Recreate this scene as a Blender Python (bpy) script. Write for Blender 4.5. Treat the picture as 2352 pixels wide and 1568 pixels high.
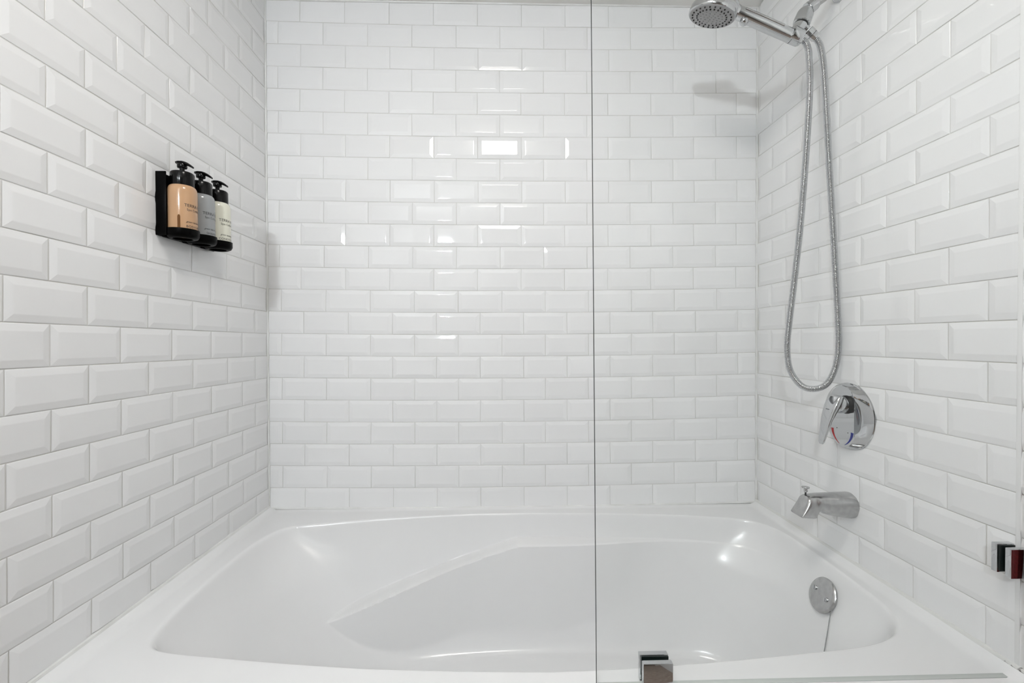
import bpy, bmesh, math, random
import numpy as np
from mathutils import Vector, Matrix

# ------------------------------------------------------------------ scene, camera, light
for o in list(bpy.data.objects):
    bpy.data.objects.remove(o, do_unlink=True)
scn = bpy.context.scene
COL = scn.collection
random.seed(7)
ZR = 0.5                      # height of the tub rim datum above the floor
CEIL = 2.257

cam = bpy.data.cameras.new('camera')
cam.sensor_fit = 'HORIZONTAL'
cam.sensor_width = 36.0
cam.lens = 1053.517 * 36.0 / 2352.0
cam.clip_start = 0.01
cam_o = bpy.data.objects.new('camera', cam)
COL.objects.link(cam_o)
def cam_matrix(loc, yaw, pitch, roll):
    cy, sy, cp, sp = math.cos(yaw), math.sin(yaw), math.cos(pitch), math.sin(pitch)
    fwd = Vector((sy*cp, cy*cp, sp)); right = Vector((cy, -sy, 0)); up = right.cross(fwd)
    cr, sr = math.cos(roll), math.sin(roll)
    r = right*cr + up*sr; u = up*cr - right*sr
    m = Matrix(((r.x, u.x, -fwd.x), (r.y, u.y, -fwd.y), (r.z, u.z, -fwd.z))).to_4x4()
    m.translation = loc
    return m
cam_o.matrix_world = cam_matrix(Vector((-0.02703, -1.60255, 0.60389+ZR)), 0.02705, -0.01107, -0.0029)
scn.camera = cam_o

world = bpy.data.worlds.new('world'); scn.world = world
world.use_nodes = True
world.node_tree.nodes['Background'].inputs[0].default_value = (0.8, 0.87, 1.0, 1)
world.node_tree.nodes['Background'].inputs[1].default_value = 0.0

scn.view_settings.view_transform = 'Standard'
scn.view_settings.look = 'None'
scn.view_settings.gamma = 1.0
scn.view_settings.use_curve_mapping = False
scn.view_settings.exposure = 0.0
LAMP_STRENGTH = 33.0          # ceiling panel
VANITY_STRENGTH = 630.0       # small wall lamp by the mirror behind the camera

# ------------------------------------------------------------------ materials
def mat(name, col=(.8,.8,.8), rough=.4, metal=0.0, spec=.5, **kw):
    m = bpy.data.materials.new(name); m.use_nodes = True
    b = m.node_tree.nodes['Principled BSDF']
    b.inputs['Base Color'].default_value = (*col, 1)
    b.inputs['Roughness'].default_value = rough
    b.inputs['Metallic'].default_value = metal
    b.inputs['Specular IOR Level'].default_value = spec
    for k, v in kw.items():
        b.inputs[k.replace('_', ' ')].default_value = v
    return m
def nodes(m):
    nt = m.node_tree
    return nt, nt.nodes, nt.links, nt.nodes['Principled BSDF']
def add_noise_colour(m, c1, c2, scale, detail=4, lo=.35, hi=.65, rough=None, bump=0, dist=.002):
    nt, N, L, b = nodes(m)
    tc = N.new('ShaderNodeTexCoord'); no = N.new('ShaderNodeTexNoise')
    no.inputs['Scale'].default_value = scale; no.inputs['Detail'].default_value = detail
    L.new(tc.outputs['Object'], no.inputs['Vector'])
    cr = N.new('ShaderNodeValToRGB')
    cr.color_ramp.elements[0].position = lo; cr.color_ramp.elements[1].position = hi
    cr.color_ramp.elements[0].color = (*c1, 1); cr.color_ramp.elements[1].color = (*c2, 1)
    L.new(no.outputs['Fac'], cr.inputs['Fac']); L.new(cr.outputs['Color'], b.inputs['Base Color'])
    if rough:
        mr = N.new('ShaderNodeMapRange'); mr.inputs['To Min'].default_value = rough[0]; mr.inputs['To Max'].default_value = rough[1]
        L.new(no.outputs['Fac'], mr.inputs['Value']); L.new(mr.outputs['Result'], b.inputs['Roughness'])
    if bump:
        bp = N.new('ShaderNodeBump'); bp.inputs['Strength'].default_value = bump; bp.inputs['Distance'].default_value = dist
        L.new(no.outputs['Fac'], bp.inputs['Height']); L.new(bp.outputs['Normal'], b.inputs['Normal'])
    return m

M = {}
M['tile'] = mat('glazed_white_tile', (.83,.832,.835), .028, spec=.5)
def tile_nodes():
    nt, N, L, b = nodes(M['tile'])
    tc = N.new('ShaderNodeTexCoord'); no = N.new('ShaderNodeTexNoise')
    no.inputs['Scale'].default_value = 28; no.inputs['Detail'].default_value = 1.5
    L.new(tc.outputs['Object'], no.inputs['Vector'])
    bp = N.new('ShaderNodeBump'); bp.inputs['Strength'].default_value = .05; bp.inputs['Distance'].default_value = .002
    L.new(no.outputs['Fac'], bp.inputs['Height']); L.new(bp.outputs['Normal'], b.inputs['Normal'])
    oi = N.new('ShaderNodeObjectInfo'); cr = N.new('ShaderNodeValToRGB')
    cr.color_ramp.elements[0].color = (.815,.815,.815,1); cr.color_ramp.elements[1].color = (.838,.839,.84,1)
    L.new(oi.outputs['Random'], cr.inputs['Fac']); L.new(cr.outputs['Color'], b.inputs['Base Color'])
tile_nodes()
M['grout'] = add_noise_colour(mat('pale_grout', rough=.85), (.58,.57,.535), (.74,.735,.72), 7)
M['caulk'] = add_noise_colour(mat('white_caulk', rough=.45), (.70,.70,.68), (.80,.80,.79), 14)
M['acrylic'] = mat('white_acrylic', (.80,.80,.80), .22, spec=.5, Coat_Weight=.3, Coat_Roughness=.07)
M['paint'] = add_noise_colour(mat('white_paint', rough=.6), (.74,.735,.725), (.78,.775,.765), 3)
M['ceiling'] = add_noise_colour(mat('ceiling_paint', rough=.8), (.85,.84,.81), (.88,.87,.84), 4, bump=.1)
M['chrome'] = mat('polished_chrome', (.58,.59,.60), .05, metal=1)
M['brushed'] = add_noise_colour(mat('worn_chrome', (.6,.6,.6), .2, metal=1), (.46,.46,.46), (.53,.53,.53), 90, 5, rough=(.12,.30))
M['greyplastic'] = mat('grey_face_plastic', (.36,.36,.365), .3)
M['blackrubber'] = mat('black_rubber', (.012,.012,.012), .5)
M['black'] = mat('black_plastic', (.002,.002,.002), .16, spec=.25)
M['blackmatte'] = mat('black_satin_plastic', (.001,.001,.001), .35, spec=.06)
M['peach'] = mat('peach_bottle', (.50,.300,.165), .14, Coat_Weight=.2)
M['grey_b'] = mat('grey_bottle', (.30,.31,.315), .14, Coat_Weight=.2)
M['cream'] = mat('cream_bottle', (.74,.73,.62), .14, Coat_Weight=.2)
M['amber'] = mat('amber_liquid', (.13,.05,.008), .5, spec=.15)
M['ink'] = mat('black_ink', (.012,.012,.012), .5)
M['red'] = mat('red_enamel', (.42,.008,.012), .25)
M['blue'] = mat('blue_enamel', (.01,.02,.22), .25)
M['towel'] = add_noise_colour(mat('dark_red_towel', rough=.95), (.085,.002,.003), (.13,.004,.005), 180, bump=.6)
M['edge'] = mat('glass_edge_green', (.004,.010,.008), .35, spec=.15)
M['gasket'] = mat('dark_gasket', (.006,.012,.011), .4)
M['frame'] = mat('white_metal_frame', (.8,.8,.8), .4)

def emis(name, col, s):
    m = bpy.data.materials.new(name); m.use_nodes = True
    nt = m.node_tree; nt.nodes.clear()
    e = nt.nodes.new('ShaderNodeEmission'); e.inputs[0].default_value = (*col, 1); e.inputs[1].default_value = s
    o = nt.nodes.new('ShaderNodeOutputMaterial'); nt.links.new(e.outputs[0], o.inputs[0])
    return m
M['lamp'] = emis('lamp_diffuser', (1.0, .965, .92), LAMP_STRENGTH)
M['vanity'] = emis('vanity_diffuser', (.90, .955, 1.0), VANITY_STRENGTH)

def glass_mat():
    m = bpy.data.materials.new('clear_glass'); m.use_nodes = True
    nt = m.node_tree; nt.nodes.clear()
    t = nt.nodes.new('ShaderNodeBsdfTransparent'); t.inputs[0].default_value = (.997,1.0,.998,1)
    g = nt.nodes.new('ShaderNodeBsdfGlossy'); g.inputs[0].default_value = (1,1,1,1); g.inputs['Roughness'].default_value = 0.0
    f = nt.nodes.new('ShaderNodeFresnel'); f.inputs['IOR'].default_value = 1.2
    mx = nt.nodes.new('ShaderNodeMixShader'); o = nt.nodes.new('ShaderNodeOutputMaterial')
    ge = nt.nodes.new('ShaderNodeNewGeometry'); sb = nt.nodes.new('ShaderNodeMath'); sb.operation = 'SUBTRACT'; sb.inputs[0].default_value = 1.0
    mu = nt.nodes.new('ShaderNodeMath'); mu.operation = 'MULTIPLY'
    nt.links.new(ge.outputs['Backfacing'], sb.inputs[1]); nt.links.new(sb.outputs[0], mu.inputs[0]); nt.links.new(f.outputs[0], mu.inputs[1])
    nt.links.new(mu.outputs[0], mx.inputs[0]); nt.links.new(t.outputs[0], mx.inputs[1]); nt.links.new(g.outputs[0], mx.inputs[2])
    nt.links.new(mx.outputs[0], o.inputs[0])
    return m
M['glass'] = glass_mat()

def wood_mat():
    m = mat('wood_plank_floor', rough=.4)
    nt, N, L, b = nodes(m)
    tc = N.new('ShaderNodeTexCoord'); mp = N.new('ShaderNodeMapping')
    mp.inputs['Scale'].default_value = (3, 22, 1)
    L.new(tc.outputs['Object'], mp.inputs['Vector'])
    no = N.new('ShaderNodeTexNoise'); no.inputs['Scale'].default_value = 2.2; no.inputs['Detail'].default_value = 7; no.inputs['Distortion'].default_value = 1.2
    L.new(mp.outputs['Vector'], no.inputs['Vector'])
    cr = N.new('ShaderNodeValToRGB')
    cr.color_ramp.elements[0].position = .3; cr.color_ramp.elements[1].position = .7
    cr.color_ramp.elements[0].color = (.17,.125,.095,1); cr.color_ramp.elements[1].color = (.36,.29,.24,1)
    L.new(no.outputs['Fac'], cr.inputs['Fac']); L.new(cr.outputs['Color'], b.inputs['Base Color'])
    return m
M['wood'] = wood_mat()
M['doorwood'] = mat('door_paint', (.62,.61,.59), .45)
M['cabinet'] = mat('cabinet_wood', (.10,.055,.03), .4)
M['mirror'] = mat('mirror_silver', (.9,.9,.9), .02, metal=1)

# ------------------------------------------------------------------ helpers
WLOC = {}
def wl(o): return WLOC.get(o.name, Vector((0,0,0))) if o else Vector((0,0,0))
def link(o, parent=None):
    COL.objects.link(o)
    if parent: o.parent = parent
    return o
def thing(name, label, cat, loc, group=None):
    o = bpy.data.objects.new(name, None); o.location = loc; o.empty_display_size = .05
    link(o); WLOC[o.name] = Vector(loc)
    o['label'] = label; o['category'] = cat
    if group: o['group'] = group
    return o
def mesh(name, verts, faces, material, parent=None, smooth=True, angle=40, matidx=None):
    off = wl(parent)
    me = bpy.data.meshes.new(name)
    me.from_pydata([tuple(Vector(v)-off) for v in verts], [], faces)
    ms = material if isinstance(material, (list, tuple)) else [material]
    for m in ms: me.materials.append(m)
    if matidx: me.polygons.foreach_set('material_index', matidx)
    me.update()
    bm = bmesh.new(); bm.from_mesh(me)
    bmesh.ops.recalc_face_normals(bm, faces=bm.faces)
    bm.to_mesh(me); bm.free()
    if smooth:
        me.polygons.foreach_set('use_smooth', [True]*len(me.polygons))
        try: me.set_sharp_from_angle(angle=math.radians(angle))
        except Exception: pass
    o = bpy.data.objects.new(name, me); link(o, parent)
    WLOC[o.name] = off
    return o
def struct(o): o['kind'] = 'structure'; return o
def join(*parts):
    V, F = [], []
    for v, f in parts:
        n = len(V); V += list(v); F += [tuple(i+n for i in q) for q in f]
    return V, F
def box(x0, x1, y0, y1, z0, z1, b=0.0, seg=2):
    bm = bmesh.new()
    bmesh.ops.create_cube(bm, size=1)
    bmesh.ops.scale(bm, vec=(abs(x1-x0), abs(y1-y0), abs(z1-z0)), verts=bm.verts)
    bmesh.ops.translate(bm, vec=((x0+x1)/2, (y0+y1)/2, (z0+z1)/2), verts=bm.verts)
    if b: bmesh.ops.bevel(bm, geom=list(bm.edges), offset=b, segments=seg, affect='EDGES', profile=.5)
    bm.verts.index_update()
    r = ([v.co.copy() for v in bm.verts], [tuple(v.index for v in f.verts) for f in bm.faces]); bm.free()
    return r
def frame(d, ref=Vector((0,0,1))):
    d = Vector(d).normalized()
    if abs(d.dot(ref)) > .95: ref = Vector((1,0,0))
    u = ref.cross(d).normalized(); v = d.cross(u)
    return d, u, v
def lathe(origin, axis, prof, n=32, close=True):
    """prof: list of (distance along axis, radius)"""
    d, u, v = frame(axis); o = Vector(origin); V, F = [], []
    for a, r in prof:
        for k in range(n):
            t = 2*math.pi*k/n
            V.append(o + d*a + (u*math.cos(t)+v*math.sin(t))*r)
    for i in range(len(prof)-1):
        for k in range(n):
            k2 = (k+1) % n
            F.append((i*n+k, i*n+k2, (i+1)*n+k2, (i+1)*n+k))
    if close:
        F.append(tuple(range(n))); F.append(tuple((len(prof)-1)*n+k for k in range(n)))
    return V, F
def catmull(pts, per=12, closed=False):
    P = [Vector(p) for p in pts]; out = []; n = len(P)
    rng = range(n) if closed else range(n-1)
    for i in rng:
        if closed: p0, p1, p2, p3 = P[(i-1)%n], P[i], P[(i+1)%n], P[(i+2)%n]
        else: p0, p1, p2, p3 = P[max(i-1,0)], P[i], P[i+1], P[min(i+2,n-1)]
        for k in range(per):
            t = k/per
            out.append(.5*((2*p1) + (p2-p0)*t + (2*p0-5*p1+4*p2-p3)*t*t + (3*p1-p0-3*p2+p3)*t**3))
    if not closed: out.append(P[-1])
    return out
def resample(pts, n, closed=False):
    P = list(pts) + ([pts[0]] if closed else [])
    L = [0]
    for a, b in zip(P, P[1:]): L.append(L[-1] + (b-a).length)
    tot = L[-1]; out = []; j = 0
    m = n if closed else n-1
    for i in range(n):
        s = tot*i/m
        while j < len(L)-2 and L[j+1] < s: j += 1
        t = (s-L[j])/max(L[j+1]-L[j], 1e-9)
        out.append(P[j].lerp(P[j+1], t))
    return out, tot
def tube(path, radius, n=12, cap=True):
    """radius: number or list per point"""
    V, F = [], []; up = None
    for i, p in enumerate(path):
        d = (path[min(i+1, len(path)-1)] - path[max(i-1, 0)]).normalized()
        if up is None: _, u, v = frame(d)
        else:
            u = (up - d*up.dot(d)).normalized(); v = d.cross(u)
        up = u
        r = radius[i] if isinstance(radius, (list, tuple)) else radius
        for k in range(n):
            t = 2*math.pi*k/n
            V.append(p + (u*math.cos(t) + v*math.sin(t))*r)
    for i in range(len(path)-1):
        for k in range(n):
            k2 = (k+1) % n
            F.append((i*n+k, i*n+k2, (i+1)*n+k2, (i+1)*n+k))
    if cap:
        F.append(tuple(range(n))); F.append(tuple((len(path)-1)*n+k for k in range(n)))
    return V, F
def smooth01(t):
    t = max(0.0, min(1.0, t)); return t*t*(3-2*t)

# ------------------------------------------------------------------ room shell
XL, XR, PITCH, TW = -0.82604, 0.88455, 0.07629, 0.152
YF = -2.75                                   # wall behind the camera
TILE_END = -0.93
GP = 0.0012                                  # grout lies this far behind the tile edges
def shell(name, b, m):
    v, f = box(*b)
    return struct(mesh(name, v, f, m, smooth=False))
wall_back = shell('wall_back', (XL-.1, XR+.1, GP, .1, 0, CEIL), M['grout'])
wall_left = shell('wall_left', (XL-.1, XL-GP, TILE_END, GP, 0, CEIL), M['grout'])
wall_right = shell('wall_right', (XR+GP, XR+.1, TILE_END, GP, 0, CEIL), M['grout'])
shell('wall_left_painted', (XL-.1, XL-.002, YF, TILE_END, 0, CEIL), M['paint'])
shell('wall_right_painted', (XR+.002, XR+.1, YF, TILE_END, 0, CEIL), M['paint'])
v_, f_ = join(box(XL-.1, -.10, YF-.1, YF, 0, CEIL), box(.62, XR+.1, YF-.1, YF, 0, CEIL), box(-.10, .62, YF-.1, YF, 2.0, CEIL))
struct(mesh('wall_front', v_, f_, M['paint'], smooth=False))
v_, f_ = join(box(-.55, -.45, YF-1.4, YF-.1, 0, CEIL), box(1.0, 1.1, YF-1.4, YF-.1, 0, CEIL), box(-.55, 1.1, YF-1.5, YF-1.4, 0, CEIL), box(-.55, 1.1, YF-1.5, YF-.1, CEIL, CEIL+.1))
struct(mesh('wall_hall', v_, f_, M['paint'], smooth=False))
shell('ceiling', (XL-.1, XR+.1, YF-.1, .1, CEIL, CEIL+.1), M['ceiling'])
shell('floor', (XL-.1, 1.1, YF-1.5, .1, -.1, 0), M['wood'])

# ---- tiles: each one a bevelled piece with its own edges
FACE_IN, FACE_UP = .0130, .0021              # width and height of the bevel
def tile_mesh(w, h, cut):
    """cut: 4 flags (left, right, bottom, top) - a cut side has no bevel. The glaze rounds over the edge and the crease."""
    rings = [(0, -.004), (0, -.0008), (.0011, .0), (FACE_IN-.0010, FACE_UP-.00026), (FACE_IN+.0014, FACE_UP)]
    V, F, NRM = [], [], []
    for ins, z in rings:
        small = min(ins, .0011)
        il, ir, ib, it = [small if c else ins for c in cut]
        il = min(il, w*.48); ir = min(ir, w*.48); ib = min(ib, h*.45); it = min(it, h*.45)
        for x, y in ((-w/2+il, -h/2+ib), (w/2-ir, -h/2+ib), (w/2-ir, h/2-it), (-w/2+il, h/2-it)):
            V.append((x, y, z))
    out = [(0,-1), (1,0), (0,1), (-1,0)]; flat = [cut[2], cut[1], cut[3], cut[0]]
    bev = math.atan(FACE_UP/FACE_IN)
    def nv(k, a): return (out[k][0]*math.sin(a), out[k][1]*math.sin(a), math.cos(a))
    for i in range(len(rings)-1):
        for k in range(4):
            k2 = (k+1) % 4
            F.append((i*4+k, i*4+k2, (i+1)*4+k2, (i+1)*4+k))
            b = 0.0 if flat[k] else bev
            a0, a1 = [(math.pi/2, math.pi/2), (math.radians(55), b), (b, b), (b, 0.0)][i]
            NRM += [nv(k, a0), nv(k, a0), nv(k, a1), nv(k, a1)]
    n = len(rings)-1
    F.append((n*4, n*4+1, n*4+2, n*4+3)); NRM += [(0,0,1)]*4
    me = bpy.data.meshes.new('tile'); me.from_pydata(V, [], F); me.materials.append(M['tile'])
    me.polygons.foreach_set('use_smooth', [True]*len(me.polygons)); me.update()
    me.normals_split_custom_set(NRM)
    return me
TM = {}
GAP = .0016
def put_tile(parent, org, U, N, u0, u1, v0, v1, cut, slope):
    """tile spanning u0..u1 along the wall and v0..v1 in height"""
    w, h = (u1-u0)-GAP, (v1-v0)-GAP
    if w < .006 or h < .006: return
    key = (round(w, 3), round(h, 3), cut)
    if key not in TM: TM[key] = tile_mesh(w, h, cut)
    o = bpy.data.objects.new('tile', TM[key])
    Z = Vector((0,0,1)); U = Vector(U); N = Vector(N)
    m = Matrix(((U.x, Z.x, N.x), (U.y, Z.y, N.y), (U.z, Z.z, N.z))).to_4x4()
    j = math.radians(.10)
    m = m @ Matrix.Rotation(slope, 4, 'Z') @ Matrix.Rotation(random.gauss(0, j), 4, 'X') @ Matrix.Rotation(random.gauss(0, j), 4, 'Y')
    m.translation = Vector(org) + U*(u0+u1)/2 + Z*(v0+v1)/2 + N*random.uniform(-.0003, .0003)
    o.matrix_basis = m
    link(o, parent)

B1, B2 = .00135, .01191
def lay(parent, org, U, N, ulo, uhi, phase, sag, sagd, bottom, cut_lo, cut_hi):
    for row in range(23):
        ph = phase(row)
        k0 = math.floor((ulo-ph)/TW)
        for k in range(k0, k0+14):
            a, b = ph+k*TW, ph+(k+1)*TW
            if b <= ulo or a >= uhi: continue
            cl = a < ulo-.002; cr = b > uhi+.002
            a = max(a, ulo); b = min(b, uhi)
            uc = (a+b)/2
            z0 = ZR + row*PITCH + sag(uc); z1 = z0 + PITCH
            cb = False; ct = False
            if row == 0: z0 = ZR + bottom(uc); cb = True
            if row == 22: z1 = min(z1, CEIL-.0005); ct = z1 < z0+PITCH-.004
            put_tile(parent, org, U, N, a, b, z0, z1, (cl, cr, cb, ct), math.atan(sagd(uc)))
XB = -.70319
def phase_back(r):
    jog = {10: -.052, 11: -.030, 12: -.045, 16: -.038, 18: -.045, 20: -.02, 21: -.02}.get(r, -.03 if r >= 10 else .003)
    return XB + TW*((.5 if r % 2 else 0) + jog)
lay(wall_back, (0,0,0), (1,0,0), (0,-1,0), XL+.004, XR-.004, phase_back,
    lambda x: B1*x+B2*x*x, lambda x: B1+2*B2*x, lambda x: .007+.010*x*x, True, True)
zl = B1*XL+B2*XL*XL-.00164
zrr = B1*XR+B2*XR*XR+.00292
# left wall: u runs with +y ; joints at -.15729 - n*TW on odd rows
lay(wall_left, (XL,0,0), (0,1,0), (1,0,0), TILE_END, -.004, lambda r: -.15729 + (0 if r % 2 else TW/2),
    lambda u: zl-.01641*u, lambda u: -.01641, lambda u: .022-.006*max(0, 1+u/.3) if u > -.3 else .022, True, True)
# right wall: u runs with -y
lay(wall_right, (XR,0,0), (0,-1,0), (-1,0,0), .004, -TILE_END, lambda r: .31406 + (TW/2 if r % 2 else 0),
    lambda u: zrr+.00798*u, lambda u: .00798, lambda u: .021, True, True)

# ---- caulk beads in the corners and along the tub
def bead(name, path, r, m=None):
    v, f = tube([Vector(p) for p in path], r, 8)
    return struct(mesh(name, v, f, m or M['caulk']))
def stained_caulk():
    m = mat('stained_caulk', (.76,.76,.745), .45)
    nt, N, L, b = nodes(m)
    tc = N.new('ShaderNodeTexCoord'); sp = N.new('ShaderNodeSeparateXYZ'); L.new(tc.outputs['Object'], sp.inputs[0])
    mr = N.new('ShaderNodeMapRange'); mr.inputs['From Min'].default_value = -.755; mr.inputs['From Max'].default_value = -.80
    L.new(sp.outputs['Y'], mr.inputs['Value'])
    no = N.new('ShaderNodeTexNoise'); no.inputs['Scale'].default_value = 70; no.inputs['Detail'].default_value = 4
    L.new(tc.outputs['Object'], no.inputs['Vector'])
    mu = N.new('ShaderNodeMath'); mu.operation = 'MULTIPLY'; L.new(mr.outputs[0], mu.inputs[0]); L.new(no.outputs['Fac'], mu.inputs[1])
    cr = N.new('ShaderNodeValToRGB'); cr.color_ramp.elements[0].position = .50; cr.color_ramp.elements[1].position = .60
    cr.color_ramp.elements[0].color = (.72,.72,.70,1); cr.color_ramp.elements[1].color = (.07,.06,.055,1)
    L.new(mu.outputs[0], cr.inputs['Fac']); L.new(cr.outputs['Color'], b.inputs['Base Color'])
    return m
bead('trim_1', [(XL+.0008, -.0008, ZR+.01), (XL+.0008, -.0008, CEIL)], .0045)
bead('trim_2', [(XR-.0008, -.0008, ZR+.01), (XR-.0008, -.0008, CEIL)], .0045)
bead('trim_3', [(XL+(XR-XL)*i/30, -.0005, ZR+.0055+.010*(XL+(XR-XL)*i/30)**2) for i in range(31)], .0045)
bead('trim_4', [(XL+.0010, -i*.93/24, ZR+.018) for i in range(25)], .0060)
bead('trim_5', [(XR-.0010, -i*.93/24, ZR+.018) for i in range(25)], .0060, stained_caulk())
bead('trim_6', [(XL+(XR-XL)*i/12, -.001, CEIL-.001) for i in range(13)], .0040)

# ------------------------------------------------------------------ bathtub
def build_tub():
    rimpts = [(-.691,-.135),(-.651,-.126),(-.428,-.083),(-.158,-.056),(.049,-.053),(.196,-.058),(.487,-.079),(.628,-.097),(.752,-.124),(.806,-.160),
              (.836,-.225),(.843,-.330),(.843,-.430),(.838,-.523),(.830,-.610),(.808,-.672),(.765,-.715),
              (.690,-.742),(.571,-.758),(.331,-.781),(.141,-.792),(.012,-.792),(-.223,-.779),(-.385,-.762),(-.575,-.735),(-.662,-.721),
              (-.706,-.706),(-.730,-.675),(-.742,-.630),(-.752,-.550),(-.757,-.441),(-.753,-.310),(-.743,-.225),(-.722,-.168)]
    flr = []
    N = 720
    R, _ = resample(catmull([Vector((x, y, 0)) for x, y in rimpts], 16, True), N, True)
    c = Vector((.05, -.425, 0))
    # floor outline: superellipse, reached along matching directions
    fx0, fx1, fy0, fy1 = -.40, .705, -.655, -.185
    fc = Vector(((fx0+fx1)/2, (fy0+fy1)/2, 0)); fa, fb = (fx1-fx0)/2, (fy1-fy0)/2
    Fl = []
    for p in R:
        d = p - c
        ex, ey = d.x/.80, d.y/.372
        n = 3.2
        s = (abs(ex)**n + abs(ey)**n)**(-1/n)
        Fl.append(fc + Vector((ex*s*fa, ey*s*fb, 0)))
    # levels: (fraction from rim outline to floor outline, z)
    gz = [(0.0,.0040),(.012,.0038),(.028,.0026),(.045,.0),(.062,-.005),(.080,-.012),(.10,-.021),(.14,-.036),(.23,-.070),(.42,-.16),(.60,-.245),(.74,-.315),(.82,-.352),(.90,-.376),(1.0,-.386)]
    gzl = [(0.0,.0040),(.010,.0038),(.020,.0026),(.030,.0),(.040,-.005),(.050,-.012),(.062,-.021),(.085,-.036),(.140,-.070),(.30,-.16),(.49,-.245),(.68,-.315),(.80,-.352),(.90,-.376),(1.0,-.386)]
    def monotone(tab):
        T = np.array(tab)[::-1]                 # z ascending
        zx, gy = T[:,1], T[:,0]
        hh = np.diff(zx); dl = np.diff(gy)/hh
        tg = np.zeros(len(zx)); tg[0], tg[-1] = dl[0], dl[-1]
        for i in range(1, len(zx)-1):
            tg[i] = 0 if dl[i-1]*dl[i] <= 0 else 3*(hh[i-1]+hh[i])/((2*hh[i]+hh[i-1])/dl[i-1] + (hh[i]+2*hh[i-1])/dl[i])
        def ev(z):
            i = int(min(max(np.searchsorted(zx, z)-1, 0), len(zx)-2)); t = (z-zx[i])/hh[i]
            return float((1+2*t)*(1-t)**2*gy[i] + t*(1-t)**2*hh[i]*tg[i] + t*t*(3-2*t)*gy[i+1] + t*t*(t-1)*hh[i]*tg[i+1])
        return ev
    g_of, gl_of = monotone(gz), monotone(gzl)
    zs = [.0040,.0039,.0036,.0030,.0022,.0010,-.0006,-.003,-.006,-.010,-.014,-.019,-.025,-.031,-.037,-.043,-.049]
    z = -.052
    while z > -.285: zs.append(z); z -= .0014
    while z > -.375: zs.append(z); z -= .006
    zs += [-.378,-.381,-.384,-.386]
    # smooth the g profile a little with a Catmull pass
    V, F = [], []
    x0, x1, y0, y1 = XL+.003, XR-.003, -.862, -.003
    # outer rectangle matched to each outline sample
    outer = []
    for p in R:
        d = p - c; t = 1e9
        if d.x > 0: t = min(t, (x1-c.x)/d.x)
        if d.x < 0: t = min(t, (x0-c.x)/d.x)
        if d.y > 0: t = min(t, (y1-c.y)/d.y)
        if d.y < 0: t = min(t, (y0-c.y)/d.y)
        outer.append(c + d*t)
    for cx, cy in ((x0,y0),(x1,y0),(x1,y1),(x0,y1)):
        k = min(range(N), key=lambda i: (outer[i]-Vector((cx,cy,0))).length)
        outer[k] = Vector((cx,cy,0))
    def rimz(p):
        dw = min(p.x-XL, XR-p.x)
        db = -p.y
        up = .017*smooth01((.026-dw)/.026)
        up = max(up, .004*smooth01((.018-db)/.018))
        return ZR + .004 + up
    rows = []
    rows.append([Vector((p.x, p.y if p.y > y0+.001 else y0, .002)) for p in outer])
    rows.append([Vector((p.x, p.y, ZR-.010)) for p in outer])
    rows.append([Vector((p.x, p.y + (.003 if p.y < y0+.001 else 0), (ZR-.002) if p.y < y0+.001 else rimz(p)-.004)) for p in outer])
    for t in (0, .06, .12, .2, .3, .42, .55, .68, .80, .90, .96):
        ring = []
        for p, r in zip(outer, R):
            q = Vector((p.x, max(p.y, y0+.012), 0)).lerp(r, t)
            ring.append(Vector((q.x, q.y, rimz(q))))
        rows.append(ring)
    def panel(x, z):
        zl_ = -.0715 if x > .03 else -.0715 - .292*(.03-x)
        w = smooth01((zl_ + .003 - z)/.0065)
        yp = -.130 - .085*(-.0715 - z) - .105*smooth01((-.05-x)/.55) + .055*smooth01((x-.15)/.65)
        return w, yp
    RA = np.array([(p.x, p.y) for p in R]); FA = np.array([(p.x, p.y) for p in Fl])
    WL = np.array([max(smooth01((-.15-p.x)/.40), smooth01((p.y+.38)/.16)) for p in R])
    def soften1(a, k):
        if k < 1: return a
        for _ in range(2):
            e = np.vstack([a[-k:], a, a[:k]]); cs = np.vstack([[0, 0], np.cumsum(e, 0)])
            a = (cs[2*k+1:] - cs[:-2*k-1])/(2*k+1)
        return a
    def soften(a, k):
        k0 = int(math.floor(k)); t = k-k0
        return soften1(a, k0)*(1-t) + soften1(a, k0+1)*t
    for z in zs:
        g = (g_of(z)*(1-WL) + gl_of(z)*WL)[:, None]; ring = []
        A = soften(RA*(1-g) + FA*g, 24*smooth01(-z/.14))
        for (qx, qy), r in zip(A, R):
            if r.y > -.36:
                w, yp = panel(qx, z)
                dy = qy - yp
                k = .003 + .018*smooth01((qx-.15)/.45)
                pr = .5*(dy + math.sqrt(dy*dy + k*k)) if w > 0 else 0
                qy = qy - w*pr
            ring.append(Vector((qx, qy, ZR+z)))
        rows.append(ring)
    Fl = [Vector((a, b, 0)) for a, b in A]
    for s in (.93, .75, .4):
        rows.append([Vector((fc.x+(fl.x-fc.x)*s, fc.y+(fl.y-fc.y)*s, ZR-.386-.003*(1-s)*2)) for fl in Fl])
    for ring in rows: V += ring
    for i in range(len(rows)-1):
        for k in range(N):
            k2 = (k+1) % N
            F.append((i*N+k, i*N+k2, (i+1)*N+k2, (i+1)*N+k))
    F.append(tuple((len(rows)-1)*N+k for k in range(N)))
    return V, F
tub = thing('bathtub', 'white acrylic bathtub with a sloping armrest ledge, fitted between the tiled walls', 'bathtub', (.03, -.45, 0))
tv, tf = build_tub()
mesh('tub_shell', tv, tf, M['acrylic'], tub, angle=55)

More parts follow.
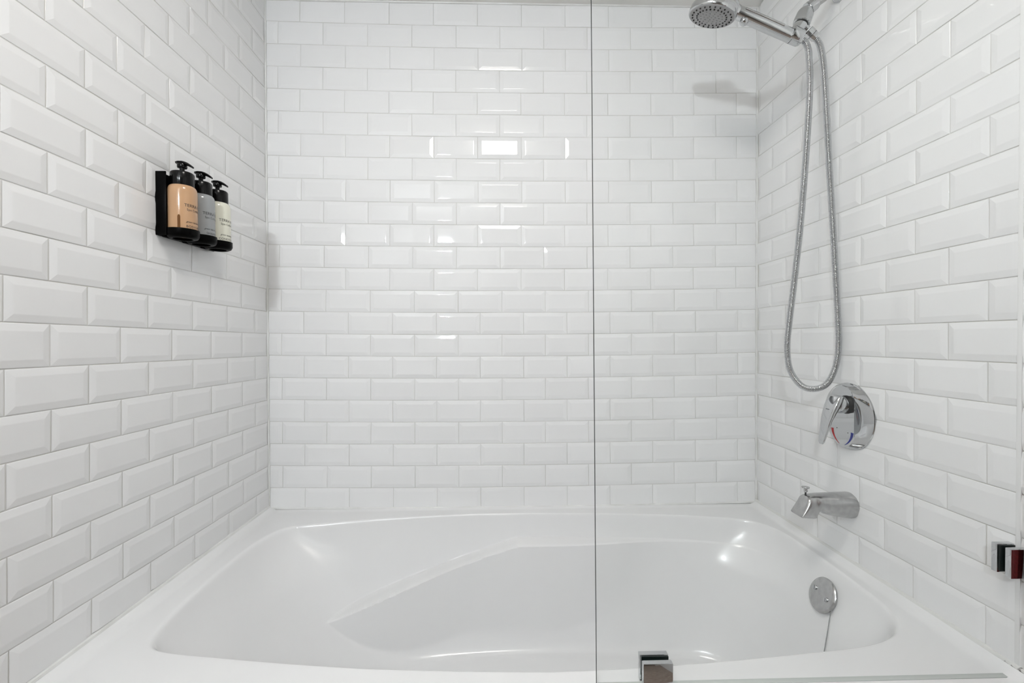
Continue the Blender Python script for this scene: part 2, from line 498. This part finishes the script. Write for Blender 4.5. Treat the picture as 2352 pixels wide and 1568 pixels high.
# overflow plate on the drain end of the tub
on = Vector((-.93, -.0, .37)).normalized()
oc = Vector((.8045, -.451, ZR-.0645))
ov = mesh('overflow_plate', *lathe(oc - on*.004, on, [(-.006,.038),(0,.040),(.004,.043),(.0075,.0435),(.0105,.041),(.0125,.036),(.0132,.028),(.0134,.0)], 48, False), M['brushed'], tub)
ov['label'] = 'round chrome overflow plate with two slotted screws'
_, ou, ovv = frame(on)
for s in (-1, 1):
    ax = Vector((0, s*.024, -.006*s*-1))
    p = oc + on*.0091 + Vector((0, -s*.022, 0)) + (Vector((0,0,1))-on*on.z).normalized()*(.006*(1 if s < 0 else -.4))
    dd = Vector((0, .35, .94)); dd = (dd - on*dd.dot(on)).normalized(); ww = on.cross(dd)
    V, F = [], []
    for sg in (-1, 1):                       # two half heads with an open slot between them
        arc_ = [(.0055*math.cos(a), sg*max(.0009, .0055*math.sin(a))) for a in [math.pi*k/12 for k in range(13)]]
        n0 = len(V); k = len(arc_)
        for h in (-.001, .0028): V += [p + on*h + dd*a + ww*b for a, b in arc_]
        F += [(n0+q, n0+(q+1) % k, n0+k+(q+1) % k, n0+k+q) for q in range(k)]
        F.append(tuple(n0+q for q in range(k))); F.append(tuple(n0+k+q for q in range(k)))
    mesh('screw', V, F, M['chrome'], ov, angle=30)
# little ring and the ball chain of the stopper
c0 = oc + Vector((-.006, -.036, -.014)); c1 = Vector((.767, -.507, ZR-.168)); c2 = Vector((.704, -.547, ZR-.345))
cpath, clen = resample(catmull([c0, c0.lerp(c1,.5), c1, c2], 20), 170)
cv, cf = [], []
for i, p in enumerate(cpath):
    bm = bmesh.new(); bmesh.ops.create_uvsphere(bm, u_segments=6, v_segments=4, radius=.00135)
    bm.verts.index_update()
    n = len(cv); cv += [v.co + p for v in bm.verts]; cf += [tuple(x.index+n for x in f.verts) for f in bm.faces]; bm.free()
ch = mesh('stopper_chain', cv, cf, M['brushed'], ov); ch['kind'] = 'stuff'
ring = [c0 + Vector((.002, .004, .004)) + Vector((0, .006*math.cos(t*math.pi/8), .006*math.sin(t*math.pi/8))) for t in range(17)]
mesh('chain_ring', *tube(ring, .0012, 8, False), M['brushed'], ov)

# ------------------------------------------------------------------ glass screen and its clamps
YG0, YG1 = -.829, -.821
gl = thing('glass_screen', 'clear frameless glass shower panel standing on the tub rim', 'shower screen', (.51, YG1, ZR+.004))
gx0b, gx0t, gtop = .1375, .1265, ZR+1.62
gv = [(gx0b,YG0,ZR+.0042),(XR-.002,YG0,ZR+.0042),(XR-.002,YG0,gtop),(gx0t,YG0,gtop),(gx0b,YG1,ZR+.0042),(XR-.002,YG1,ZR+.0042),(XR-.002,YG1,gtop),(gx0t,YG1,gtop)]
mesh('glass_pane', gv, [(0,1,2,3),(5,4,7,6),(0,4,5,1),(1,5,6,2),(2,6,7,3),(3,7,4,0)], [M['glass'], M['edge']], gl, smooth=False, matidx=[0,0,1,1,1,1])
sv, sf = box(gx0b+.004, XR-.001, YG0-.001, YG1+.001, ZR+.0038, ZR+.0056, .0006)
mesh('bottom_seal', sv, sf, mat('clear_seal', (.50,.53,.51), .25), gl)
sv, sf = box(XR-.0026, XR+.001, YG0, YG1, ZR+.02, gtop, .0004)
mesh('wall_seal', sv, sf, mat('clear_seal_side', (.80,.805,.80), .25), gl)
def clamp(label, x0, x1, z0, z1, loc):
    t = thing('glass_clamp', label, 'clamp', loc)
    v, f = box(x0, x1, YG0-.0125, YG0-.0025, z0, z1, .0009); fp = mesh('front_plate', v, f, M['chrome'], t, angle=25)
    v, f = box(x0+.0005, x1, YG1+.0025, YG1+.0125, z0, z1, .0009); mesh('back_plate', v, f, M['chrome'], t, angle=25)
    v, f = box(x0+.003, x1-.0005, YG0-.003, YG0, z0+.003, z1-.002); mesh('gasket', v, f, M['gasket'], t, smooth=False)
    v, f = box(x0+.003, x1-.0005, YG1, YG1+.003, z0+.003, z1-.002); mesh('gasket', v, f, M['gasket'], t, smooth=False)
    return t
clamp('square chrome clamp gripping the glass panel on the tub rim', .2140, .2645, ZR+.0040, ZR+.0505, (.239, YG0, ZR+.004))
clamp('square chrome clamp gripping the glass panel against the tiled wall',   .8515, XR-.0005, ZR+.184, ZR+.2345, (.865, YG0, ZR+.184))

# ------------------------------------------------------------------ spout
def spout():
    t = thing('bath_spout', 'worn chrome bath spout with a pull-up diverter knob on the tiled wall', 'spout', (XR, -.437, ZR+.162))
    ys = -.437
    secs = [(.8838,.1955,.1305,.0325,2.1),(.878,.1962,.1300,.0325,2.1),(.85,.1955,.1340,.0305,2.2),(.82,.1945,.1395,.0282,2.3),(.808,.1940,.1430,.0272,2.4),
            (.800,.1936,.1490,.0268,2.4),(.794,.1933,.1515,.0264,2.5),(.788,.1930,.1480,.0260,3),(.7835,.1928,.1400,.0256,4),(.7810,.1926,.1350,.0254,5),(.775,.1920,.1345,.0250,6),(.767,.1905,.1350,.0246,6),
            (.763,.1880,.1354,.0244,6),(.757,.1760,.1362,.0242,6),(.750,.1610,.1372,.0240,6),(.744,.1480,.1382,.0238,6),(.7425,.1440,.1390,.0234,6)]
    n = 40; V, F = [], []
    for x, zt, zb, hw, e in secs:
        zc, hh = (zt+zb)/2, (zt-zb)/2
        for k in range(n):
            a = 2*math.pi*k/n; ca, sa = math.cos(a), math.sin(a)
            ee = e if sa < 0 else min(e, 2.35)
            V.append((x, ys + hw*math.copysign(abs(ca)**(2/ee), ca), ZR + zc + hh*math.copysign(abs(sa)**(2/ee), sa)))
    for i in range(len(secs)-1):
        for k in range(n):
            k2 = (k+1) % n; F.append((i*n+k, i*n+k2, (i+1)*n+k2, (i+1)*n+k))
    F.append(tuple(range(n))); F.append(tuple((len(secs)-1)*n+k for k in range(n)))
    mesh('spout_body', V, F, M['brushed'], t, angle=38)
    v, f = lathe((.775, ys, ZR+.1338), (0,0,1), [(0,.014),(.0012,.014)], 24); mesh('outlet', v, f, M['greyplastic'], t)
    kx = .7660
    mesh('diverter_rod', *lathe((kx, ys, ZR+.185), (0,0,1), [(0,.0021),(.0135,.0021)], 12), M['blackrubber'], t)
    mesh('diverter_knob', *lathe((kx, ys, ZR+.1975), (0,0,1), [(0,.0028),(.0018,.0044),(.0075,.0046),(.0085,.0040),(.0105,.0042),(.0115,.0088),(.0128,.0096),(.0140,.0092),(.0146,.005)], 28), M['brushed'], t)
spout()

# ------------------------------------------------------------------ mixer valve
def valve():
    t = thing('shower_valve', 'round chrome shower mixer plate with one lever and red and blue marks', 'mixer valve', (XR, -.438, ZR+.394))
    yc, zc, R = -.433, ZR+.394, .0865
    V, F = [], []
    n = 144
    hw, hl, fh = .0415, .0800, .0190
    circ = [(math.cos(2*math.pi*k/n), math.sin(2*math.pi*k/n)) for k in range(n)]
    def capsule(c, sgrow=0.0):
        # point of the capsule outline in direction c from the centre
        a, b = hw+sgrow, hl-hw
        if abs(c[0])*b <= abs(c[1])*a and True:
            # hits an end cap: |t*c - (0, +-b)| = a
            s_ = math.copysign(1, c[1]); dc = c[1]*s_*b
            t = dc + math.sqrt(max(dc*dc - (b*b - a*a), 0))
        else: t = a/abs(c[0])
        return c[0]*t, c[1]*t
    rings = []
    for r, h in ((R, -.001), (R, .0030), (R-.0008, .0048), (R-.0026, .0060)):
        rings.append([(c[0]*r, c[1]*r, h) for c in circ])
    last = rings[-1]
    for u, up in ((.33, .0012), (.66, .0012), (.95, .0003)):
        rings.append([(a[0]+(capsule(c)[0]-a[0])*u, a[1]+(capsule(c)[1]-a[1])*u, .0060+(fh-.0060)*u+up) for a, c in zip(last, circ)])
    rings.append([(*capsule(c), fh) for c in circ])
    rings.append([(*capsule(c, -.0012), fh+.0003) for c in circ])
    rings.append([(capsule(c)[0]*.5, capsule(c)[1]*.5, fh+.0003) for c in circ])
    for rg in rings:
        for a, b, h in rg: V.append((XR-.0005-h, yc+a, zc+b))
    for i in range(len(rings)-1):
        for k in range(n):
            k2 = (k+1) % n; F.append((i*n+k, i*n+k2, (i+1)*n+k2, (i+1)*n+k))
    F.append(tuple((len(rings)-1)*n+k for k in range(n)))
    pl = mesh('face_plate', V, F, M['chrome'], t, angle=14)
    xf = XR-.0199
    def arc(name, sgn, m_):
        p0, p1, p2 = Vector((.0345*sgn, -.037)), Vector((.0325*sgn, -.060)), Vector((.009*sgn, -.0735))
        v, f = [], []; k = 14
        for i in range(k+1):
            u = i/k; p = p0*(1-u)**2 + p1*2*u*(1-u) + p2*u*u
            d = ((p1-p0)*(1-u) + (p2-p1)*u).normalized(); nn = Vector((-d.y, d.x))
            w = .0042*(1-u)+.0004
            for q in (p+nn*w, p-nn*w): v.append((xf-.00005, yc+q.x, zc+q.y))
        for i in range(k): f.append((2*i, 2*i+1, 2*i+3, 2*i+2))
        mesh(name, v, f, m_, pl, smooth=False)
    arc('hot_mark', 1, M['red'])
    arc('cold_mark', -1, M['blue'])
    for yy, zz in ((.018, -.034), (-.020, -.040)):
        mesh('index_dot', *lathe((xf+.0003, yc+yy, zc+zz), (-1,0,0), [(0,.0012),(.0007,.0012)], 10), M['blackrubber'], pl)
    hz = zc+.032; yh = yc-.014
    mesh('screw', *lathe((xf+.0005, yc-.030, zc+.030), (-1,0,0), [(0,.003),(.0015,.003),(.002,.001)], 12), M['chrome'], pl)
    mesh('cartridge_sleeve', *lathe((xf+.001, yh, hz), (-1,0,0), [(0,.0235),(.003,.0235),(.005,.0222),(.010,.0222)], 40), M['blackrubber'], t)
    # lever: hub then a paddle hanging down and leaning out from the wall
    mesh('handle_hub', *lathe((xf-.006, yh, hz), (-1,0,0), [(0,.0205),(.004,.0220),(.012,.0222),(.022,.0215),(.027,.0190),(.028,.016)], 40), M['chrome'], t)
    secs = [(-.022,.838,.0150,.0100),(-.020,.834,.0190,.0180),(-.010,.828,.0215,.0220),(.004,.822,.0215,.0220),(.020,.815,.0200,.0170),(.040,.808,.0175,.0105),(.062,.803,.0148,.0085),(.084,.798,.0122,.0070),(.096,.7955,.0098,.0060),(.101,.7948,.0060,.0045)]
    V, F = [], []; n = 24
    for d, x, hw, th in secs:
        for k in range(n):
            a = 2*math.pi*k/n; ca, sa = math.cos(a), math.sin(a)
            e = 3.4
            yy = hw*math.copysign(abs(ca)**(2/e), ca); xx = th*.5*math.copysign(abs(sa)**(2/e), sa)
            V.append((x + xx + th*.5*.2 , yh-.006 + yy, hz - d + .002))
    for i in range(len(secs)-1):
        for k in range(n):
            k2 = (k+1) % n; F.append((i*n+k, i*n+k2, (i+1)*n+k2, (i+1)*n+k))
    F.append(tuple(range(n))); F.append(tuple((len(secs)-1)*n+k for k in range(n)))
    lv = mesh('lever', V, F, M['chrome'], t, angle=35)
    for dz in (.0, .0032):
        v, f = box(.8100, .8112, yh-.0125, yh-.0015, hz-.0105-dz, hz-.0095-dz); mesh('maker_mark', v, f, M['gasket'], lv, smooth=False)
valve()

# ------------------------------------------------------------------ shower arm, hand shower, hose
def P(x, z, y=-.40): return Vector((x, y, ZR+z))
def shower():
    t = thing('shower_holder', 'chrome wall pipe with swivel holder and hose outlet, high on the tiled wall', 'shower holder', (XR, -.40, ZR+1.53))
    mesh('wall_flange', *lathe((XR+.001, -.399, ZR+1.527), (-1,0,0), [(0,.034),(.004,.034),(.010,.029),(.014,.018),(.016,.012)], 40), M['chrome'], t)
    path = resample(catmull([P(.889,1.534,-.399), P(.868,1.526), P(.845,1.508), P(.822,1.4905), P(.795,1.470)], 10), 30)[0]
    mesh('arm_pipe', *tube(path, .0115, 20), M['brushed'], t)
    a0 = P(.812, 1.483); ad = Vector((-.8, 0, -.6)).normalized()
    mesh('arm_nut', *lathe(a0, ad, [(0,.0125),(.002,.0155),(.020,.0165),(.026,.0165),(.028,.013)], 28), M['chrome'], t)
    # swivel cap: bell over the ball joint
    b0 = P(.7870, 1.4600); b1 = P(.7725, 1.4245); bd = (b1-b0).normalized()
    mesh('swivel_cap', *lathe(b0, bd, [(-.012,.006),(-.008,.0130),(-.002,.0180),(.006,.0205),(.030,.0212),(.0335,.0205),(.035,.017)], 36), M['chrome'], t)
    mesh('joint_ring', *lathe(b0+bd*.0335, bd, [(0,.0172),(.004,.0172)], 30), M['blackrubber'], t)
    cradle_c = P(.7535, 1.3975); cd = (cradle_c - b1).normalized()
    mesh('holder_neck', *lathe(b1-bd*.004, cd, [(0,.0165),(.010,.0162),(.022,.0150),(.030,.0150)], 28), M['chrome'], t)
    hd = Vector((.137, 0, -.0585)).normalized()
    # cradle sleeve: open ring that the handle rests in
    n = 40; V, F = [], []
    d, u, v = frame(hd, Vector((0,1,0)))
    base = P(.7465,1.4015)
    prof = [(0,.0178),(0,.0205),(.002,.0212),(.026,.0205),(.028,.0198),(.028,.0170)]
    for a, r in prof:
        for k in range(n):
            tt = 2*math.pi*k/n
            V.append(base + d*a + (u*math.cos(tt)+v*math.sin(tt))*r)
    for i in range(len(prof)):
        i2 = (i+1) % len(prof)
        for k in range(n):
            k2 = (k+1) % n; F.append((i*n+k, i*n+k2, i2*n+k2, i2*n+k))
    mesh('holder_cradle', V, F, M['chrome'], t, angle=30)
    # hose outlet
    o0 = P(.782, 1.419, -.401); o1 = P(.8145, 1.3885, -.402); od = (o1-o0).normalized()
    mesh('outlet_stub', *lathe(o0-od*.006, od, [(0,.0095),(.018,.0095)], 24), M['chrome'], t)
    mesh('outlet_washer', *lathe(o0+od*.0105, od, [(0,.0128),(.002,.0128)], 24), mat('white_washer', (.8,.8,.8), .4), t)
    # octagonal hose nut
    # --- hand shower
    h = thing('hand_shower', 'chrome hand shower with a round grey spray face resting in the wall holder', 'hand shower', P(.534, 1.444))
    hp0 = P(.600, 1.4575); hp1 = P(.7745, 1.3850)
    hl = (hp1-hp0).length; hdir = (hp1-hp0).normalized()
    mesh('handle', *lathe(hp0, hdir, [(-.004,.0150),(.010,.0165),(.030,.0170),(.10,.0172),(hl-.034,.0168),(hl-.028,.0165),(hl-.004,.0155),(hl-.001,.0140),(hl,.011)], 36), M['chrome'], h)
    mesh('grip_inlay', *tube([hp0+hdir*.018+Vector((0,-.0145,.0050)), hp0+hdir*.06+Vector((0,-.0152,.0050)), hp0+hdir*(hl-.06)+Vector((0,-.0150,.0050))], .0042, 12), M['brushed'], h)
    mesh('end_seam', *lathe(hp0+hdir*(hl-.029), hdir, [(0,.0173),(.0012,.0173)], 36), M['blackrubber'], h)
    fn = Vector((-.22, .19, -.957)).normalized(); fc = P(.5345, 1.4440)
    R = .0600
    hb = mesh('spray_head', *lathe(fc, -fn, [(.0,R-.0015),(.0015,R),(.006,R+.0005),(.018,R-.001),(.026,R-.005),(.032,R-.013),(.037,R-.027),(.039,.010)], 56), M['chrome'], h)
    mesh('spray_face', *lathe(fc - fn*.0005, fn, [(0,R-.0022),(.0016,R-.003),(.0020,R-.006),(.0014,R*.66),(.0030,R*.60),(.0036,R*.3),(.0036,.0)], 56, False), M['greyplastic'], h)
    d, u, v = frame(fn)
    nv, nf = [], []
    for cnt, rr in ((24, R*.82), (24, R*.62)):
        for i in range(cnt):
            a = 2*math.pi*(i+.5*(cnt % 2))/cnt
            p = fc + fn*.0010 + (u*math.cos(a)+v*math.sin(a))*rr
            a_, b_ = lathe(p, fn, [(0,.0021),(.0026,.0019),(.0031,.0012)], 10)
            n0 = len(nv); nv += a_; nf += [tuple(x+n0 for x in q) for q in b_]
    o = mesh('nozzles', nv, nf, M['blackrubber'], h); o['kind'] = 'stuff'
    nv, nf = [], []
    for cnt, rr in ((1, 0), (6, R*.16), (10, R*.31), (14, R*.46)):
        for i in range(cnt):
            a = 2*math.pi*i/cnt
            p = fc + fn*.0030 + (u*math.cos(a)+v*math.sin(a))*rr
            a_, b_ = lathe(p, fn, [(0,.0018),(.0010,.0016),(.0014,.0008)], 8)
            n0 = len(nv); nv += a_; nf += [tuple(x+n0 for x in q) for q in b_]
    o = mesh('massage_jets', nv, nf, M['greyplastic'], h); o['kind'] = 'stuff'
    tp = fc + Vector((.055, -.008, .0005))
    mesh('selector_tab', *tube([tp + Vector((-.010,.002,-.002)), tp, tp + Vector((.007,-.001,.0005))], [.003,.0055,.0045], 12), M['greyplastic'], h)
    # neck between head and handle
    neck = catmull([P(.556,1.466), P(.578,1.470), P(.592,1.4605), hp0+hdir*.004], 8)
    k = len(neck)-1
    mesh('neck', *tube(neck, [.028+(.0170-.028)*smooth01(i/k) for i in range(k+1)], 32), M['chrome'], h)
    bt = hp0 + hdir*.024 + Vector((-.004, -.004, -.0165))
    mesh('stop_button', *lathe(bt, Vector((-.2,-.35,-.9)), [(-.004,.007),(0,.0100),(.0055,.0110),(.0095,.0090),(.0118,.005),(.0122,.0)], 24, False), M['chrome'], h)
    # --- hose
    pts = [(0.7755,-.402,1.3850),(0.7840,-.4022,1.3788),(0.7905,-.4026,1.3640),(0.7932,-.403,1.3412),(0.7947,-.4046,1.2602),(0.7851,-.4078,1.1099),(0.7679,-.4118,.914),(0.7497,-.414,.7534),(0.7361,-.414,.6389),(0.7306,-.414,.5701),(0.739,-.414,.5126),(0.7683,-.414,.4722),(0.8035,-.414,.4628),(0.8386,-.414,.4775),(0.8619,-.414,.5235),(0.8686,-.414,.5811),(0.8659,-.414,.6616),(0.8551,-.413,.8568),(0.8463,-.4094,1.0296),(0.8387,-.4058,1.2028),(0.8320,-.4034,1.3185),(0.8240,-.4024,1.3690),(0.8130,-.402,1.3885)]
    base = catmull([Vector((a, b, ZR+c)) for a, b, c in pts], 14)
    n = 560*4
    path, L = resample(base, n)
    rad = []
    for i in range(n):
        ph = i % 4
        rad.append((.0060, .0079, .0083, .0079)[ph])
    hs = thing('shower_hose', 'ribbed metal shower hose hanging in a long loop down the tiled wall', 'hose', Vector((.80, -.41, ZR+.455)))
    mesh('hose_tube', *tube(path, rad, 12), M['chrome'], hs, angle=80)
    mesh('hose_nut', *lathe(o0+od*.0125, od, [(0,.0120),(.001,.0132),(.0150,.0132),(.0160,.0122),(.0175,.0128),(.0290,.0112),(.0300,.0085)], 10), M['chrome'], hs, angle=20)
    mesh('nut_seam', *lathe(o0+od*.0278, od, [(0,.0124),(.0012,.0124)], 20), M['blackrubber'], hs)
shower()

# ------------------------------------------------------------------ wall dispenser: holder and three pump bottles
BX, BY0, BS, BR = -.784, -.481, .0685, .0305
def text_on_bottle(body, size, cx, cy, z, mid, parent, shear=0.0, space=1.0, r=BR, bold=0.0):
    cu = bpy.data.curves.new('lettering', 'FONT'); cu.body = body; cu.size = size
    cu.align_x = 'CENTER'; cu.shear = shear; cu.space_character = space; cu.offset = bold
    cu.resolution_u = 3
    tmp = bpy.data.objects.new('lettering_tmp', cu); COL.objects.link(tmp)
    dg = bpy.context.evaluated_depsgraph_get()
    me = bpy.data.meshes.new_from_object(tmp.evaluated_get(dg))
    bm = bmesh.new(); bm.from_mesh(me)
    bmesh.ops.triangulate(bm, faces=bm.faces)
    bmesh.ops.subdivide_edges(bm, edges=[e for e in bm.edges if e.calc_length() > .0025], cuts=2)
    V = []
    for v in bm.verts:
        a = mid + v.co.x/r
        V.append((cx+(r+.00025)*math.cos(a), cy+(r+.00025)*math.sin(a), z+v.co.y))
    bm.verts.index_update()
    F = [tuple(x.index for x in f.verts) for f in bm.faces]
    bm.free(); bpy.data.objects.remove(tmp); bpy.data.meshes.remove(me)
    o = mesh('lettering', V, F, M['ink'], parent, smooth=False)
    return o
def dispenser():
    t = thing('bottle_holder', 'black wall-mounted bracket with three ring seats holding pump bottles on the tiled wall', 'bottle holder', (XL, BY0+BS, ZR+.842))
    xw = XL+.0015
    v, f = box(xw-.002, xw+.0105, -.5105, -.3090, ZR+.842, ZR+.9905, .003); mesh('back_plate', v, f, M['blackmatte'], t, angle=30)
    for ya, yb in ((-.5128, -.5098), (-.3095, -.3065)):
        v, f = box(xw-.001, -.8005, ya, yb, ZR+.842, ZR+.9905, .0012); mesh('side_panel', v, f, M['blackmatte'], t, angle=30)
    for i in range(3):
        cy = BY0 + BS*i; n = 48
        ro, ri, zt, zb = BR+.0036, .0205, ZR+.8600, ZR+.8380
        prof = [(ri, zb+.001), (ri+.003, zb), (ro-.009, zb), (ro-.003, zb+.003), (ro, zb+.009), (ro, zt), (BR+.0006, zt), (BR+.0006, zb+.0075), (ri, zb+.0075)]
        V, F = [], []
        for r, z in prof:
            for k in range(n):
                a = 2*math.pi*k/n; V.append((BX+r*math.cos(a), cy+r*math.sin(a), z))
        for j in range(len(prof)):
            j2 = (j+1) % len(prof)
            for k in range(n):
                k2 = (k+1) % n; F.append((j*n+k, j*n+k2, j2*n+k2, j2*n+k))
        mesh('ring_seat', V, F, M['blackmatte'], t, angle=50)
        v, f = box(xw+.009, BX-.024, cy-.026, cy+.026, ZR+.8385, ZR+.8575, .002); mesh('ring_bridge', v, f, M['blackmatte'], t, angle=30)
    kinds = [('BODY WASH', M['peach'], 'peach coloured pump bottle of body wash with black cap in the wall bracket'),
             ('SHAMPOO', M['grey_b'], 'grey pump bottle of shampoo with black cap in the wall bracket'),
             ('CONDITIONER', M['cream'], 'cream white pump bottle of conditioner with black cap in the wall bracket')]
    for i, (word, m, label) in enumerate(kinds):
        cy = BY0 + BS*i; z0 = ZR+.8455
        b = thing('pump_bottle', label, 'bottle', (BX, cy, z0), 'toiletry bottles in the wall bracket')
        body = mesh('bottle_body', *lathe((BX, cy, z0), (0,0,1), [(0,.0255),(.001,.0285),(.003,.0298),(.006,BR),(.102,BR),(.108,.0300),(.113,.0286),(.1165,.0265),(.118,.0245)], 56), m, b, angle=50)
        mesh('cap', *lathe((BX, cy, z0+.1165), (0,0,1), [(0,.0246),(.001,.0250),(.030,.0248),(.0325,.0240),(.034,.0225),(.0345,.010)], 48), M['black'], b)
        st = z0+.151
        pm = mesh('pump_stem', *lathe((BX, cy, st-.002), (0,0,1), [(0,.0062),(.003,.0062),(.004,.0048),(.013,.0056),(.0135,.0098),(.0150,.0104),(.0225,.0106),(.0235,.0100)], 24), M['black'], b)
        # head and drooping nozzle pointing away from the wall
        ang = math.radians((-6, 4, -2)[i])
        dx, dy = math.cos(ang), math.sin(ang)
        def Q(a, zz): return Vector((BX+dx*a, cy+dy*a, st+zz))
        sec = [(-.0135,.0232,.0050,.0016),(-.011,.0240,.0090,.0026),(-.004,.0244,.0110,.0034),(.005,.0236,.0100,.0040),(.011,.0216,.0076,.0042),(.017,.0186,.0060,.0038),(.0225,.0152,.0052,.0032),(.0265,.0124,.0046,.0027)]
        V, F = [], []; n = 16; pn = Vector((-dy, dx, 0))
        for a, zz, hw, hh in sec:
            c = Q(a, zz)
            for k in range(n):
                tt = 2*math.pi*k/n; V.append(c + pn*hw*math.cos(tt) + Vector((0,0,1))*hh*math.sin(tt))
        for j in range(len(sec)-1):
            for k in range(n):
                k2 = (k+1) % n; F.append((j*n+k, j*n+k2, (j+1)*n+k2, (j+1)*n+k))
        F.append(tuple(range(n))); F.append(tuple((len(sec)-1)*n+k for k in range(n)))
        mesh('nozzle', V, F, M['black'], pm)
        mid = math.radians((2, 0, -2)[i])
        zt = z0 + .0655
        text_on_bottle('TERRA PURE', .0100, BX, cy, zt, mid, body, space=1.0)
        text_on_bottle('Spa Collection', .0074, BX, cy, zt-.0090, mid, body, space=1.05)
        text_on_bottle('green tea lemongrass', .0062, BX, cy, z0+.0285, mid, body, shear=.45, space=.92)
        text_on_bottle(word, .0078, BX, cy, z0+.0172, mid, body, space=1.08)
        if i == 0:
            # clear strip that shows the liquid level
            V, F = [], []; k = 5
            a0 = math.radians(-70)
            zs = [0.008, .012, .022, .034, .0375, .0392]
            for zz in zs:
                w = .0029 if zz < .037 else (.0023 if zz < .038 else .0010)
                for s in range(k+1):
                    a = a0 + (s/k-.5)*2*w/BR
                    V.append((BX+(BR+.0003)*math.cos(a), cy+(BR+.0003)*math.sin(a), z0+zz+.006))
            for j in range(len(zs)-1):
                for s in range(k): F.append((j*(k+1)+s, j*(k+1)+s+1, (j+1)*(k+1)+s+1, (j+1)*(k+1)+s))
            mesh('level_strip', V, F, M['amber'], body)
dispenser()

# ------------------------------------------------------------------ lamp on the ceiling, and the room behind the camera
def lamps():
    cx, cy, s = -.022, -1.185, .135
    t = thing('ceiling_lamp_offscreen', 'square flat white ceiling lamp in front of the tub', 'lamp', (cx, cy, CEIL))
    zb = CEIL-.034
    fr = box(cx-s+.01, cx+s-.01, cy-s+.01, cy+s-.01, CEIL-.012, CEIL+.002)
    mesh('lamp_base', *fr, M['frame'], t, smooth=False)
    mesh('lamp_diffuser_offscreen', *box(cx-s, cx+s, cy-s, cy+s, zb, CEIL-.010), M['lamp'], t, smooth=False)
lamps()
def wall_lamp():
    cx, cy, cz = -.53, YF+.075, ZR+1.457
    t = thing('wall_lamp_offscreen', 'small frosted glass wall lamp beside the mirror', 'lamp', (cx, YF, cz))
    mesh('wall_plate', *lathe((cx, YF, cz), (0,1,0), [(0,.045),(.012,.045),(.016,.040)], 32), M['chrome'], t)
    mesh('lamp_arm', *lathe((cx, YF+.012, cz), (0,1,0), [(0,.010),(.030,.010)], 16), M['chrome'], t)
    mesh('lamp_housing', *box(cx-.066, cx+.066, YF+.04, cy, cz-.046, cz+.046, .004), M['chrome'], t)
    mesh('lamp_diffuser_offscreen', *box(cx-.060, cx+.060, cy-.002, cy+.004, cz-.040, cz+.040, .001), M['vanity'], t)
    # mirror above the vanity
    m = thing('wall_mirror', 'rectangular frameless mirror above the vanity cabinet', 'mirror', (XL, -2.33, 1.1))
    mesh('mirror_glass', *box(XL, XL+.006, -2.66, -2.0, 1.05, 1.85, .002), M['mirror'], m, smooth=False)
wall_lamp()
# red towel hanging on the wall just outside the glass (seen only in the clamp's polished face)
def towel():
    t = thing('hanging_towel', 'dark red towel hanging on the wall outside the glass panel', 'towel', (XR, -.98, ZR+.03))
    V, F = [], []; n, m = 40, 16
    for side in (0, 1):
        for j in range(m+1):
            for i in range(n+1):
                y = -.8475 - .24*i/n; z = ZR + .03 + .82*j/m
                w = .003*math.sin(i*.9+.3*math.sin(j*.4))
                V.append((XR - .003 - (.0115 + w)*side, y, z))
    N1 = (n+1)*(m+1)
    for side in (0, 1):
        for j in range(m):
            for i in range(n):
                a = side*N1 + j*(n+1)+i; F.append((a, a+1, a+n+2, a+n+1))
    for j in range(m):
        for i in (0, n):
            a = j*(n+1)+i; F.append((a, a+n+1, a+n+1+N1, a+N1))
    for i in range(n):
        for j in (0, m):
            a = j*(n+1)+i; F.append((a, a+1, a+1+N1, a+N1))
    mesh('towel_cloth', V, F, M['towel'], t)
    mesh('towel_bar', *lathe((XR-.008, -.850, ZR+.852), (0,-1,0), [(0,.006),(.26,.006)], 16), M['chrome'], t)
towel()
def room():
    # doorway in the wall behind the camera
    d = thing('door_1', 'open doorway with a pale frame leading to a hall', 'door', (.25, YF, 0))
    del d['category']; d['kind'] = 'structure'
    fr = join(box(-.17, -.10, YF-.01, YF+.02, 0, 2.07), box(.62, .69, YF-.01, YF+.02, 0, 2.07), box(-.10, .62, YF-.01, YF+.02, 2.0, 2.07))
    mesh('door_frame', *fr, M['doorwood'], d, smooth=False)
    # vanity against the left wall behind the camera
    c = thing('vanity_cabinet', 'dark wood vanity cabinet with a white top against the painted wall', 'cabinet', (XL+.25, -2.35, 0))
    mesh('cabinet_body', *box(XL, XL+.46, -2.72, -1.95, 0, .80, .004), M['cabinet'], c)
    mesh('cabinet_top', *box(XL, XL+.49, -2.74, -1.93, .80, .84, .006), M['acrylic'], c)
room()
